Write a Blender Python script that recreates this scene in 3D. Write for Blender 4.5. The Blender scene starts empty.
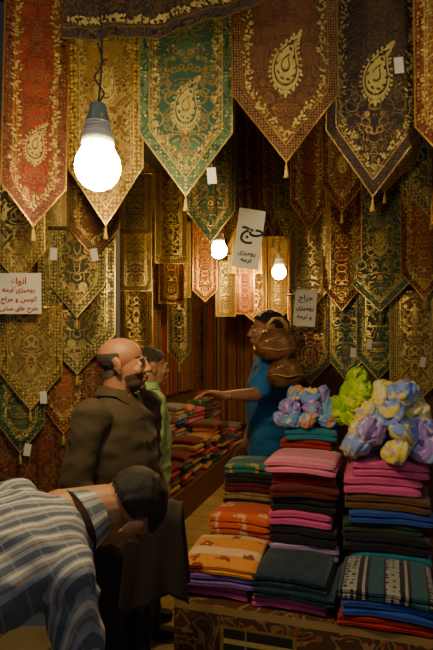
import bpy, bmesh, math, random
from mathutils import Vector, Matrix, noise
random.seed(7)
C = bpy.context.scene.collection
V = Vector
TAU = math.tau

# ------------------------------------------------------------------ materials
class NT:
    def __init__(s, name):
        s.mat = bpy.data.materials.new(name); s.mat.use_nodes = True
        s.t = s.mat.node_tree; s.t.nodes.clear()
        s.out = s.t.nodes.new('ShaderNodeOutputMaterial')
        s.b = s.t.nodes.new('ShaderNodeBsdfPrincipled')
        s.t.links.new(s.b.outputs[0], s.out.inputs[0])
    def node(s, typ, **kw):
        n = s.t.nodes.new(typ)
        for k, v in kw.items(): setattr(n, k, v)
        return n
    def put(s, sock, v):
        if isinstance(v, bpy.types.NodeSocket): s.t.links.new(v, sock)
        elif isinstance(v, (tuple, list)) and sock.type == 'RGBA': sock.default_value = (*v[:3], 1)
        else: sock.default_value = v
    def m(s, op, a, b=None, c=None):
        n = s.node('ShaderNodeMath', operation=op)
        s.put(n.inputs[0], a)
        if b is not None: s.put(n.inputs[1], b)
        if c is not None: s.put(n.inputs[2], c)
        return n.outputs[0]
    def mix(s, f, a, b):
        n = s.node('ShaderNodeMix', data_type='RGBA')
        s.put(n.inputs[0], f); s.put(n.inputs[6], a); s.put(n.inputs[7], b)
        return n.outputs[2]
    def comb(s, x, y, z):
        n = s.node('ShaderNodeCombineXYZ')
        s.put(n.inputs[0], x); s.put(n.inputs[1], y); s.put(n.inputs[2], z)
        return n.outputs[0]
    def sep(s, v):
        n = s.node('ShaderNodeSeparateXYZ'); s.put(n.inputs[0], v); return n.outputs
    def noise(s, vec, scale, detail=2, dist=0, rough=.5):
        n = s.node('ShaderNodeTexNoise')
        if vec is not None: s.put(n.inputs['Vector'], vec)
        n.inputs['Scale'].default_value = scale; n.inputs['Detail'].default_value = detail
        n.inputs['Distortion'].default_value = dist; n.inputs['Roughness'].default_value = rough
        return n.outputs[0]
    def vor(s, vec, scale, rnd=1.0, out='Distance'):
        n = s.node('ShaderNodeTexVoronoi')
        s.put(n.inputs['Vector'], vec); n.inputs['Scale'].default_value = scale
        n.inputs['Randomness'].default_value = rnd
        return n.outputs[out]
    def band(s, v, lo, hi):
        return s.m('MULTIPLY', s.m('GREATER_THAN', v, lo), s.m('LESS_THAN', v, hi))
    def bump(s, h, strength=.3, dist=.01):
        n = s.node('ShaderNodeBump'); n.inputs['Strength'].default_value = strength
        n.inputs['Distance'].default_value = dist; s.put(n.inputs['Height'], h)
        s.t.links.new(n.outputs[0], s.b.inputs['Normal'])
    def fin(s, col, rough=.8, metal=0, sheen=0, spec=None):
        s.put(s.b.inputs['Base Color'], col); s.put(s.b.inputs['Roughness'], rough)
        s.put(s.b.inputs['Metallic'], metal)
        if sheen: s.b.inputs['Sheen Weight'].default_value = sheen
        if spec is not None: s.b.inputs['Specular IOR Level'].default_value = spec
        return s.mat
    def pat(s):
        n = s.node('ShaderNodeAttribute', attribute_name='pat'); return n.outputs['Vector']
    def obj(s):
        return s.node('ShaderNodeTexCoord').outputs['Object']

def plain(name, col, rough=.7, var=.25, scale=25, bump=.15, metal=0, sheen=0):
    s = NT(name); o = s.obj()
    n = s.noise(o, scale, 4)
    c = s.mix(n, tuple(x*(1-var) for x in col), tuple(min(1, x*(1+var)) for x in col))
    if bump: s.bump(s.noise(o, scale*6, 3), bump, .005)
    return s.fin(c, rough, metal, sheen)

def emis(name, col, st):
    s = NT(name); s.put(s.b.inputs['Base Color'], col)
    s.put(s.b.inputs['Emission Color'], col); s.b.inputs['Emission Strength'].default_value = st
    return s.mat

def brocade(name, field, line, accent, border, seed=0., sc=1., k=5, lw=.13):
    s = NT(name); u, v, e = s.sep(s.pat())
    au = s.m('ABSOLUTE', u)
    vec = s.comb(au, v, seed)
    n1 = s.noise(vec, 9*sc, 1.5, .9)
    c1 = s.m('ABSOLUTE', s.m('SUBTRACT', s.m('FRACT', s.m('MULTIPLY', n1, k)), .5))
    vine = s.m('LESS_THAN', c1, lw)
    vd = s.vor(vec, 20*sc, .55)
    flower = s.m('LESS_THAN', vd, .2); ring = s.band(vd, .27, .36)
    big = s.vor(vec, 7*sc, .6)
    ring2 = s.m('LESS_THAN', s.m('ABSOLUTE', s.m('SUBTRACT', s.m('FRACT', s.m('MULTIPLY', big, 4)), .5)), .07)
    f0 = s.mix(s.m('GREATER_THAN', big, .45), field, tuple(x*.6 for x in field))
    col = s.mix(vine, f0, line)
    col = s.mix(ring, col, tuple(x*.55 for x in line)); col = s.mix(ring2, col, line)
    col = s.mix(flower, col, accent)
    bv = s.vor(s.comb(au, v, seed+3.3), 42*sc, .3)
    bcol = s.mix(s.m('LESS_THAN', bv, .33), border, line)
    col = s.mix(s.m('LESS_THAN', e, .046), col, bcol)
    gl = s.m('MAXIMUM', s.m('MAXIMUM', s.m('LESS_THAN', e, .007), s.band(e, .043, .049)), s.band(e, .056, .06))
    col = s.mix(gl, col, tuple(min(1,x*1.25) for x in line))
    t = s.noise(s.obj(), 160, 2)
    col = s.mix(s.m('MULTIPLY', t, .35), col, tuple(x*.3 for x in field))
    isg = s.m('MAXIMUM', s.m('MAXIMUM', vine, gl), ring2)
    s.bump(s.m('ADD', isg, s.m('MULTIPLY', t, .6)), .6, .004)
    return s.fin(col, s.m('SUBTRACT', .62, s.m('MULTIPLY', isg, .32)), s.m('MULTIPLY', isg, .75))

BR = dict(
 teal = brocade('brocade_teal', (.045,.14,.095), (.62,.46,.12), (.32,.09,.03), (.09,.17,.09), 1, 1.4, 6, .09),
 red = brocade('brocade_red', (.30,.025,.01), (.40,.2,.045), (.05,.09,.05), (.13,.04,.015), 2, 2.1, 5, .07),
 brown = brocade('brocade_brown', (.13,.042,.012), (.34,.18,.04), (.22,.04,.012), (.08,.035,.015), 3, 2.2, 4, .07),
 dark = brocade('brocade_dark', (.045,.026,.014), (.26,.16,.045), (.13,.03,.012), (.05,.03,.02), 4, 2.2, 4, .06),
 gold = brocade('brocade_gold', (.30,.17,.03), (.85,.60,.16), (.26,.05,.012), (.32,.19,.04), 5, 1.3, 5, .14),
 cream = brocade('brocade_cream', (.5,.35,.10), (.85,.66,.24), (.36,.12,.03), (.5,.34,.1), 6, 1.3, 5, .13),
 olive = brocade('brocade_olive', (.11,.10,.03), (.66,.50,.15), (.22,.05,.02), (.14,.12,.04), 7, 1.2, 5, .13),
 rust = brocade('brocade_rust', (.34,.065,.015), (.65,.4,.1), (.06,.09,.05), (.18,.04,.012), 8, 1.5, 5, .09),
 wine = brocade('brocade_wine', (.18,.02,.012), (.56,.34,.09), (.04,.12,.1), (.025,.08,.065), 9, 1.4, 5, .10),
 orange = brocade('brocade_orange', (.42,.15,.02), (.68,.44,.11), (.2,.03,.012), (.2,.05,.02), 10, 1.5, 5, .10),
 green = brocade('brocade_green', (.045,.11,.04), (.62,.46,.13), (.3,.04,.02), (.06,.13,.055), 11, 1.4, 5, .11),
)
M_gold = plain('gold_embroidery', (.9,.68,.24), .3, .3, 90, .8, .75)
M_goldd = plain('gold_embroidery_dark', (.45,.3,.08), .4, .3, 90, .5, .6)  # darker gold thread, scattered among the bright leaves and used for trims
M_tassel = plain('tassel_thread', (.6,.42,.1), .6, .3, 200, .4, .1)
M_paper = plain('paper_white', (.80,.79,.72), .8, .05, 8, 0)
M_ink = plain('ink_black', (.015,.015,.02), .6, 0, 8, 0)
M_inkr = plain('ink_red', (.40,.02,.02), .6, 0, 8, 0)
M_metal = plain('steel_rod', (.3,.28,.26), .4, .1, 20, 0, .9)
M_plaster = plain('blue_grey_plaster', (.16,.21,.30), .9, .15, 4, .2)
M_ceil = plain('dark_ceiling_paint', (.06,.05,.045), .9, .15, 4, .1)
M_wood = plain('dark_wood', (.12,.055,.02), .6, .3, 12, .2)

# ------------------------------------------------------------------ mesh builder
class MB:
    def __init__(s): s.v=[]; s.f=[]; s.mi=[]; s.p=[]; s.mats=[]; s.sm=[]
    def add(s, vs, fs, mat, pat=None, smooth=True):
        o=len(s.v); s.v += [tuple(x) for x in vs]
        s.p += [tuple(x) for x in pat] if pat else [tuple(x) for x in vs]
        if mat not in s.mats: s.mats.append(mat)
        k=s.mats.index(mat)
        for f in fs: s.f.append(tuple(i+o for i in f)); s.mi.append(k); s.sm.append(smooth)
    def obj(s, name, parent=None, loc=(0,0,0), rot=(0,0,0)):
        me=bpy.data.meshes.new(name); me.from_pydata(s.v,[],s.f)
        for m in s.mats: me.materials.append(m)
        me.polygons.foreach_set('material_index', s.mi); me.polygons.foreach_set('use_smooth', s.sm)
        a=me.attributes.new('pat','FLOAT_VECTOR','POINT')
        a.data.foreach_set('vector',[c for p in s.p for c in p])
        me.update()
        ob=bpy.data.objects.new(name, me); C.objects.link(ob)
        ob.location=loc; ob.rotation_euler=rot
        if parent: ob.parent=parent
        return ob
    def grid(s, nx, ny, fn, mat, smooth=True):
        vs=[];ps=[]
        for j in range(ny+1):
            for i in range(nx+1):
                p,q=fn(i/nx,j/ny); vs.append(p); ps.append(q)
        W=nx+1
        fs=[(j*W+i,j*W+i+1,(j+1)*W+i+1,(j+1)*W+i) for j in range(ny) for i in range(nx)]
        s.add(vs,fs,mat,ps,smooth)
    def loft(s, secs, mat, n=16, cap=True, smooth=True, xf=None):
        vs=[]
        for c,a,b in secs:
            for i in range(n):
                t=TAU*i/n; vs.append(V(c)+V(a)*math.cos(t)+V(b)*math.sin(t))
        fs=[(j*n+i,j*n+(i+1)%n,(j+1)*n+(i+1)%n,(j+1)*n+i) for j in range(len(secs)-1) for i in range(n)]
        if cap: fs += [tuple(range(n))[::-1], tuple((len(secs)-1)*n+i for i in range(n))]
        if xf: vs=[xf@v for v in vs]
        s.add(vs,fs,mat,None,smooth)
    def tube(s, pts, r, mat, n=8):
        pts=[V(p) for p in pts]; secs=[]
        for i,p in enumerate(pts):
            d=(pts[min(i+1,len(pts)-1)]-pts[max(i-1,0)]).normalized()
            a=d.orthogonal().normalized()
            if i: a=(pa-d*pa.dot(d)).normalized()
            pa=a; b=d.cross(a); rr=r[i] if isinstance(r,(list,tuple)) else r
            secs.append((p,a*rr,b*rr))
        s.loft(secs,mat,n)
    def box(s, c, h, mat, R=None, smooth=False):
        vs=[V((x*h[0],y*h[1],z*h[2])) for x in(-1,1) for y in(-1,1) for z in(-1,1)]
        if R: vs=[R@v for v in vs]
        vs=[v+V(c) for v in vs]
        s.add(vs,[(0,1,3,2),(4,6,7,5),(0,4,5,1),(2,3,7,6),(0,2,6,4),(1,5,7,3)],mat,None,smooth)

# ------------------------------------------------------------------ brocade runners
def runner(xc, y, ztip, W, drop, ztop, mat, yaw=0, med=None, sprig=False, tassel=True, tag=None, roll=0, amp=.006, name='brocade_table_runner'):
    """cloth hangs in local XZ plane, facing -Y, hem tip at local z=0"""
    mb=MB(); L=ztop-ztip; hw=W/2; ph=random.random()*6; f=random.choice([9,12,15]); lean=random.uniform(-.01,.01)
    def yy(x,z): return amp*math.sin(x*TAU/W*1.3+ph+z*1.2)+amp*.8*math.sin(z*5+ph)+amp*.7*math.sin(x*f*2+z*3)+lean*z
    hyp=math.hypot(hw,max(drop,.001))
    nx=16; ny=max(14,int(L/.035)); nd=max(6,int(drop/.02)) if drop>.02 else 0
    def edge(x,z):
        e=hw-abs(x)
        if nd: e=min(e,(z*hw-abs(x)*drop)/hyp)
        else: e=min(e,z)
        return max(e,0)
    zs=[drop*j/nd for j in range(nd)] if nd else []
    z0=drop if nd else 0
    zs+= [z0+(L-z0)*j/ny for j in range(ny+1)]
    vs=[];ps=[]
    for z in zs:
        h=hw*min(1,z/drop) if nd and z<drop else hw
        h=max(h,.002)
        for i in range(nx+1):
            x=(i/nx*2-1)*h; vs.append((x,yy(x,z),z)); ps.append((x,z,edge(x,z)))
    n=nx+1
    mb.add(vs,[(j*n+i,j*n+i+1,(j+1)*n+i+1,(j+1)*n+i) for j in range(len(zs)-1) for i in range(nx)],mat,ps)
    def flat(pts2, m, off):
        c=V((sum(p[0] for p in pts2)/len(pts2), sum(p[1] for p in pts2)/len(pts2)))
        vs=[(c.x,yy(c.x,c.y)-off,c.y)]+[(p[0],yy(p[0],p[1])-off,p[1]) for p in pts2]
        k=len(pts2); mb.add(vs,[(0,i+1,(i+1)%k+1) for i in range(k)],m)
    def leaf(x,z,a,l,w,m=M_gold,off=.004):
        ca,sa=math.cos(a),math.sin(a); pts=[]
        for t,s in((0,0),(.3,.8),(.6,1),(.85,.6),(1,0),(.85,-.6),(.6,-1),(.3,-.8)):
            X=t*l;Z=s*w/2; pts.append((x+X*ca-Z*sa, z+X*sa+Z*ca))
        flat(pts,m,off)
    if med:
        mz,mh,fl=med
        def pais(k,off,m):
            pts=[]
            for i in range(36):
                t=TAU*i/36
                X=.62*math.sin(t)*abs(math.sin(t/2))**1.1; Z=math.cos(t)
                X+= .42*max(0,(Z+.1))**2.2
                Z2=Z - .12*max(0,Z)**3
                pts.append((fl*X*k*mh/2, mz+(Z2*k - .1*(1-k))*mh/2))
            flat(pts,m,off); return pts
        pts=pais(1,.004,M_gold); pais(.86,.0055,mat); pais(.76,.007,M_gold); pais(.34,.0085,mat); pais(.24,.0095,M_gold)
        for i in range(0,36,1):
            x,z=pts[i]; a=math.atan2(z-mz,x)
            leaf(x,z,a+random.uniform(-.5,.5),mh*.075,mh*.045)
            if i%3==0: leaf(x*.62,mz+(z-mz)*.62,a+1.2,mh*.09,mh*.05,mat,.0082)
        leaf(0,mz-mh*.5,-1.57,mh*.14,mh*.06); leaf(0,mz-mh*.5,-.6,mh*.12,mh*.05); leaf(0,mz-mh*.5,-2.5,mh*.12,mh*.05)
    if sprig:
        ins=.068 if W>.3 else .055
        path=[]
        zt=ins*hyp/hw
        hwi=hw-ins; zsh=zt+hwi*drop/hw
        st=.019
        k=int(math.hypot(hwi,zsh-zt)/st)
        for i in range(k): path.append((hwi*i/k, zt+(zsh-zt)*i/k, math.atan2(zsh-zt,hwi)))
        k=int((L-zsh)/st)
        for i in range(k): path.append((hwi,zsh+(L-zsh)*i/k,math.pi/2))
        for x,z,a in path:
            for sgn in(1,-1):
                A=a if sgn==1 else math.pi-a
                for q in range(3):
                    leaf(sgn*x+random.uniform(-.012,.012), z+random.uniform(-.01,.01), A+random.choice([-1,1])*random.uniform(.3,1.5), random.uniform(.012,.026), random.uniform(.006,.012), M_gold if random.random()<.75 else M_goldd)
    if tassel and nd:
        y0=yy(0,0)
        mb.tube([(0,y0,.01),(0,y0,-.012)],.0025,M_tassel,6)
        mb.loft([((0,y0,-.008),(.002,0,0),(0,.002,0)),((0,y0,-.014),(.007,0,0),(0,.007,0)),((0,y0,-.022),(.005,0,0),(0,.005,0)),((0,y0,-.028),(.007,0,0),(0,.007,0)),((0,y0,-.06),(.012,0,0),(0,.01,0))],M_tassel,10)
    if tag:
        tx,tz=tag; yv=yy(tx,tz)
        mb.tube([(tx,yv-.003,tz+.05),(tx,yv-.008,tz+.03)],.001,M_paper,5)
        mb.box((tx,yv-.01,tz),(.019,.001,.034),M_paper,Matrix.Rotation(random.uniform(-.2,.2),3,'Y'))
    yt=yy(0,L)
    mb.tube([(-hw,yt,L),(hw,yt,L)],.011,mat,8)
    return mb.obj(name,None,(xc,y,ztip),(0,roll,math.radians(yaw)))

def rod(p0,p1,r=.007,name='hanging_rod'):
    mb=MB(); mb.tube([p0,p1],r,M_metal,10)
    for p in(p0,p1):
        mb.tube([p,(p[0],p[1],3.6)],.004,M_metal,6)
    return mb.obj(name)

R=runner
# front row
rod((-1.15,2.2,3.28),(1.2,2.2,3.28)); 
R(-.775,2.2,2.13,.265,.17,3.28,BR['red'],18,(.36,.17,1),True,roll=.02)
R(-.50,2.34,2.165,.345,.26,3.28,BR['gold'],0,(.66,.2,1),True)
R(-.13,2.2,2.255,.40,.27,3.28,BR['teal'],0,(.40,.22,1),True,tag=(.11,.085))
R(.29,2.15,2.385,.445,.28,3.28,BR['brown'],0,(.42,.24,1),True,roll=-.015)
R(.675,2.24,2.265,.42,.29,3.28,BR['dark'],-6,(.54,.24,1),True,roll=.02,tag=(.09,.55))
R(.93,2.05,2.33,.30,.2,3.28,BR['orange'],-38,(.4,.18,1),True)
R(1.12,2.3,2.0,.36,.2,3.28,BR['brown'],-50,None,True)
# second row
rod((-.3,3.1,3.1),(1.6,3.1,3.1))
R(-.035,3.02,2.21,.29,.19,3.1,BR['teal'],0,None,True)
R(.075,3.1,2.22,.26,.17,3.1,BR['olive'],48,None,True)
R(.155,3.1,2.25,.26,.17,3.1,BR['gold'],50,None,True)
R(.24,3.12,2.20,.26,.17,3.1,BR['brown'],46,None,True)
R(.33,3.1,2.26,.26,.17,3.1,BR['rust'],48,None,True)
R(.42,3.12,2.24,.26,.17,3.1,BR['olive'],42,None,True)
R(.54,3.05,2.28,.24,.16,3.1,BR['rust'],20,None,True)
R(.73,3.03,2.39,.25,.16,3.1,BR['rust'],8,(.3,.12,1),True)
R(.97,3.0,2.5,.40,.2,3.1,BR['brown'],0,None,True)
R(1.26,3.05,2.36,.34,.2,3.1,BR['olive'],-10,None,True)
R(1.45,2.9,2.2,.34,.2,3.1,BR['wine'],-20,None,True)
# right partition rows
def py(x): return 3.9-.3*(x-.55)
rod((.5,py(.5)-.17,2.72),(1.9,py(1.9)-.17,2.72)); rod((.52,py(.52)-.09,1.98),(1.9,py(1.9)-.09,1.98))
for x,tip,W,dr,top,m,md in [(.665,1.86,.29,.16,2.72,'cream',None),(.875,1.85,.27,.17,2.72,'rust',None),(1.12,1.84,.43,.22,2.72,'teal',(.5,.2,1)),(1.39,1.92,.3,.18,2.72,'rust',None),(1.66,1.9,.34,.18,2.72,'olive',None)]:
    R(x,py(x)-.17,tip,W,dr,top,BR[m],-16.7,md,True,tag=None)
for x,tip,W,dr,top,m,tg in [(.68,1.33,.30,.16,1.98,'wine',None),(.92,1.36,.28,.17,1.98,'teal',(.05,.2)),(1.13,1.37,.30,.17,1.98,'green',(-.06,.25)),(1.36,1.2,.33,.18,1.98,'gold',(.05,.3)),(1.63,1.15,.34,.18,1.98,'olive',None)]:
    R(x,py(x)-.09,tip,W,dr,top,BR[m],-16.7,None,True,tag=tg)
# left partition
rod((-1.8,2.88,2.53),(-.58,2.88,2.53))
R(-.775,2.88,1.46,.43,.22,2.53,BR['olive'],0,(.5,.2,1),True)
R(-.76,2.84,1.77,.31,.18,2.26,BR['olive'],0,None,True)
R(-.66,2.81,2.09,.28,.16,2.53,BR['brown'],0,None,True,tag=(-.0,.02))
R(-1.02,2.86,1.265,.35,.2,1.83,BR['gold'],0,None,True,tag=(.07,.07))
R(-1.09,2.9,1.02,.27,.16,1.42,BR['green'],0,None,True,tag=(.04,.02))
R(-.86,2.93,1.12,.26,.16,1.6,BR['rust'],0,None,True)
R(-1.08,2.83,1.96,.3,.17,2.53,BR['gold'],0,None,True)
R(-.92,2.85,2.12,.22,.13,2.53,BR['cream'],0,None,True,tag=(.03,.0))
R(-1.33,2.86,1.5,.35,.2,2.53,BR['wine'],0,None,True)
# middle pieces hung in the passage
rod((-1.05,4.24,3.0),(-.2,4.24,3.0))
R(-.66,4.2,2.50,.28,.0,3.0,BR['cream'],0,None,False,tassel=False)
R(-.665,4.27,2.05,.27,.0,2.62,BR['cream'],0,None,False,tassel=False)
R(-.67,4.34,1.60,.28,.0,2.15,BR['gold'],0,None,False,tassel=False)
R(-.37,4.22,2.27,.26,.0,3.0,BR['gold'],8,None,False,tassel=False)
R(-.37,4.28,1.95,.21,.0,2.35,BR['rust'],8,None,False,tassel=False)
R(-.31,4.34,1.44,.2,.12,2.0,BR['olive'],8,None,True)
rod((-.7,5.5,2.9),(.5,5.5,2.9))
for x,t,tp,m,W in [(-.42,2.0,2.9,'gold',.3),(-.12,2.05,2.9,'rust',.26),(.1,1.9,2.5,'cream',.22),(.3,1.92,2.45,'rust',.2),(.3,2.35,2.9,'gold',.36)]:
    R(x,5.5+random.uniform(-.06,.06),t,W,.0 if x>0 else .12,tp,BR[m],5,None,False,tassel=False)
rod((.3,6.3,2.9),(1.15,6.3,2.9))
for x,t,tp,m,W in [(.48,1.85,2.9,'gold',.26),(.75,1.9,2.9,'cream',.26),(.98,1.8,2.9,'rust',.24)]:
    R(x,6.3,t,W,.1,tp,BR[m],5,None,False,tassel=False)

# valance of brocade across the top of the opening
mb=MB()
def fv(u,v):
    x=-.60+u*.80; zb=2.82+ (max(0,(x+.28))**1.2)*.36
    z=zb+(3.27-zb)*v
    return (x,2.02+.01*math.sin(x*22)+.006*math.sin(x*50),z),(v*.4,x,z-zb)
mb.grid(50,14,fv,BR['dark'])
for i in range(240):
    x=random.uniform(-.59,.19); zb=2.82+(max(0,(x+.28))**1.2)*.36; z=zb+random.uniform(.055,.085); a=random.uniform(0,6); l=random.uniform(.012,.024)
    d=V((math.cos(a),0,math.sin(a)))*l; w=V((-math.sin(a),0,math.cos(a)))*l*.25; p=V((x,2.012+.01*math.sin(x*22)+.006*math.sin(x*50),z))
    mb.add([p-d*.5,p+w,p+d*.5,p-w],[(0,1,2,3)],M_gold)
mb.obj('brocade_valance'); rod((-.65,2.02,3.29),(.25,2.02,3.29))

# ------------------------------------------------------------------ room shell
th=math.atan(.3); U=V((math.cos(th),-math.sin(th),0)); Wv=V((math.sin(th),math.cos(th),0))
def wall(name,p0,p1,z0,z1,mat,t=.1,side=1,pz=1):
    p0=V((*p0,0));p1=V((*p1,0)); d=(p1-p0).normalized(); nrm=V((-d.y,d.x,0))*t*side
    L=(p1-p0).length
    mb=MB(); vs=[];ps=[]
    for q,o in((p0,0),(p1,L)):
        for off in(V((0,0,0)),nrm):
            for z in(z0,z1):
                vs.append(q+off+V((0,0,z))); ps.append((o-L/2,z,.5))
    mb.add(vs,[(0,4,5,1),(2,3,7,6),(0,1,3,2),(4,6,7,5),(1,5,7,3),(0,2,6,4)],mat,ps,False)
    return mb.obj(name)
s=NT('tile_floor'); o=s.obj()
rt=s.node('ShaderNodeVectorRotate',rotation_type='Z_AXIS'); s.put(rt.inputs['Vector'],o); rt.inputs['Angle'].default_value=th
bk=s.node('ShaderNodeTexBrick'); s.put(bk.inputs['Vector'],rt.outputs[0]); bk.offset=0; bk.inputs['Scale'].default_value=1
bk.inputs['Brick Width'].default_value=.33; bk.inputs['Row Height'].default_value=.33; bk.inputs['Mortar Size'].default_value=.006
bk.inputs['Color1'].default_value=(.6,.48,.24,1); bk.inputs['Color2'].default_value=(.5,.4,.2,1); bk.inputs['Mortar'].default_value=(.12,.08,.04,1)
col=s.mix(s.noise(o,5,5),(.5,.42,.3),(1,1,1))
mx=s.node('ShaderNodeMix',data_type='RGBA',blend_type='MULTIPLY'); mx.inputs[0].default_value=1; s.put(mx.inputs[6],bk.outputs[0]); s.put(mx.inputs[7],col)
M_floor=s.fin(mx.outputs[2],.35)
mb=MB(); mb.add([(-4,-3,0),(4,-3,0),(4,9,0),(-4,9,0)],[(0,1,2,3)],M_floor,None,False); mb.obj('floor')
mb=MB(); mb.add([(-4,1.7,3.6),(-4,9,3.6),(4,9,3.6),(4,1.7,3.6)],[(0,1,2,3)],M_ceil,None,False); mb.obj('ceiling')

s=NT('striped_fabric'); u,v,e=s.sep(s.pat())
w1=s.m('FRACT',s.m('MULTIPLY',u,7)); dots=s.vor(s.comb(u,v,0),30,.2)
c=s.mix(s.band(w1,.0,.45),(.09,.045,.02),(.20,.032,.015)); c=s.mix(s.band(w1,.45,.52),c,(.34,.2,.06)); c=s.mix(s.band(w1,.93,1.),c,(.34,.2,.06))
c=s.mix(s.band(w1,.62,.8),c,(.06,.08,.05)); c=s.mix(s.m('LESS_THAN',dots,.24),c,(.26,.14,.05))
M_stripe=s.fin(c,.8)

lw=lambda Y: -1.10+.304*(Y-4.64)
wall('wall_left',(lw(3.1),3.1),(lw(7.4),7.4),0,3.6,BR['gold'],.1,1)
bw0=V((lw(7.4),7.4,0)); bw1=bw0+U*2.05
wall('wall_back',bw0.xy,bw1.xy,0,3.6,BR['wine'],.1,1)
wall('wall_right',(.55,3.9),(.55+.3*3.4,7.3),0,3.6,BR['rust'],.1,-1)
wall('wall_partition_right',(.55,3.9),(2.6,3.9-.3*2.05),0,3.6,BR['brown'],.1,1)
wall('wall_partition_left',(-2.6,3.0),(-.58,3.0),0,3.6,M_plaster,.12,1)
wall('wall_side_left',(-2.5,-2),(-2.5,3.0),0,3.6,M_plaster,.1,1)
wall('wall_side_right',(2.5,-2),(2.5,3.3),0,3.6,M_plaster,.1,-1)
mb=MB()
mb.grid(60,10,lambda u,v:((-1.9+u*1.31,2.955+.012*math.sin(u*70),.15+v*2.5),(u*1.31-.9,v*2.5,.3)),BR['wine']); mb.obj('brocade_cloth_backdrop')
def curtain(p0,p1,z0,z1,mat,name):
    p0=V((*p0,0));p1=V((*p1,0));d=p1-p0;L=d.length;n=V((d.y,-d.x,0)).normalized(); mb=MB()
    def f(u,v):
        p=p0+d*u+n*(.03*math.sin(u*L*38)*(1-.4*v)+.012*math.sin(u*L*90+2)); p.z=z0+(z1-z0)*v
        return p,(u*L*1.3-.5,v*(z1-z0),.5)
    mb.grid(int(L*90),12,f,mat); return mb.obj(name)
q0=bw0-Wv*.1
curtain((q0+U*.12).xy,(q0+U*1.8).xy,.5,2.15,M_stripe,'striped_curtain')
curtain((lw(4.9)+.06,4.9),(lw(7.1)+.06,7.1),1.0,2.0,M_stripe,'striped_curtain')

# ------------------------------------------------------------------ light bulbs
M_glow=emis('bulb_glow',(1,.70,.30),220); M_glow2=emis('bulb_glow_passage',(1,.65,.24),190); M_glow_fill=emis('bulb_glow_fill',(1,.78,.46),95)  # last glow belongs to the added fill bulbs out of view
M_sock=plain('bulb_socket_white',(.85,.85,.8),.4,.05,10,0); M_cap=plain('bulb_cap_grey',(.24,.33,.28),.4,.1,10,0,.1)
M_wire=plain('cable_black',(.02,.02,.02),.5,0,10,0)
def bulb(loc,r,glow,ztop,name='hanging_light_bulb'):
    e=bpy.data.objects.new(name,None); C.objects.link(e); e.location=loc
    mb=MB(); secs=[]
    for z,k in((-1.05,.05),(-1.0,.35),(-.85,.62),(-.6,.84),(-.3,.97),(0,1),(.3,.95),(.6,.8),(.85,.66),(1.0,.58)):
        secs.append(((0,0,z*r),(k*r,0,0),(0,k*r,0)))
    mb.loft(secs,glow,28); mb.obj('glass_bulb',e)
    mb=MB()
    def ring(lst,m): mb.loft([((0,0,z*r),(k*r,0,0),(0,k*r,0)) for z,k in lst],m,24)
    ring([(.92,.68),(1.0,.72),(1.45,.66),(1.5,.55)],M_sock)
    for i in range(3): ring([(1.5+i*.14,.5),(1.54+i*.14,.58),(1.6+i*.14,.58),(1.63+i*.14,.5)],M_sock)
    ring([(1.9,.50),(1.95,.54),(2.3,.42),(2.7,.34),(2.75,.12)],M_cap)
    mb.obj('socket',e)
    mb=MB(); H=ztop-loc[2]; pts=[(0,0,2.7*r)]; 
    n=16
    for i in range(n+1):
        t=i/n; pts.append((.012*math.sin(t*11),.006*math.cos(t*7),2.8*r+(H-2.8*r)*t))
    mb.tube(pts,.0035,M_wire,6)
    mb.tube([(.0,0,2.7*r),(.02,0,3.2*r),(-.012,0,3.9*r),(.016,.005,4.6*r),(0,0,5.4*r)],.003,M_wire,6)
    mb.obj('cable',e); return e
bulb((-.365,1.6,2.185),.070,M_glow,3.6)
bulb((.02,4.5,2.43),.072,M_glow2,3.6)
bulb((.625,5.2,2.33),.07,M_glow2,3.6)
bulb((.85,.65,2.95),.068,M_glow_fill,3.58); bulb((-1.0,.3,3.0),.06,M_glow_fill,3.58)  # two unseen bulbs added as fill light for towels and front runners
mb=MB(); mb.tube([(-2.5,.3,3.6),(-1.0,.3,3.6),(.85,.65,3.6),(2.5,.65,3.6)],.02,M_metal,8); mb.obj('fill_lamp_pole')  # pole carrying the two added fill bulbs

# ------------------------------------------------------------------ written signs
AR={'ا':(0xFE8D,0xFE8E),'ن':(0xFEE5,0xFEE6,0xFEE7,0xFEE8),'و':(0xFEED,0xFEEE),'ع':(0xFEC9,0xFECA,0xFECB,0xFECC),'ر':(0xFEAD,0xFEAE),'م':(0xFEE1,0xFEE2,0xFEE3,0xFEE4),'ی':(0xFBFC,0xFBFD,0xFBFE,0xFBFF),'ز':(0xFEAF,0xFEB0),'ح':(0xFEA1,0xFEA2,0xFEA3,0xFEA4),'ج':(0xFE9D,0xFE9E,0xFE9F,0xFEA0),'ت':(0xFE95,0xFE96,0xFE97,0xFE98),'ه':(0xFEE9,0xFEEA,0xFEEB,0xFEEC),'ط':(0xFEC1,0xFEC2,0xFEC3,0xFEC4),'س':(0xFEB1,0xFEB2,0xFEB3,0xFEB4),'ک':(0xFB8E,0xFB8F,0xFB90,0xFB91)}
def shape(t):
    o=[]
    for i,ch in enumerate(t):
        if ch not in AR: o.append(ch); continue
        f=AR[ch]; pv=i>0 and t[i-1] in AR and len(AR[t[i-1]])==4; nx=i<len(t)-1 and t[i+1] in AR and len(f)==4
        k=3 if pv and nx else 1 if pv else 2 if nx else 0
        o.append(chr(f[k]))
    return ''.join(o[::-1])
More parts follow.
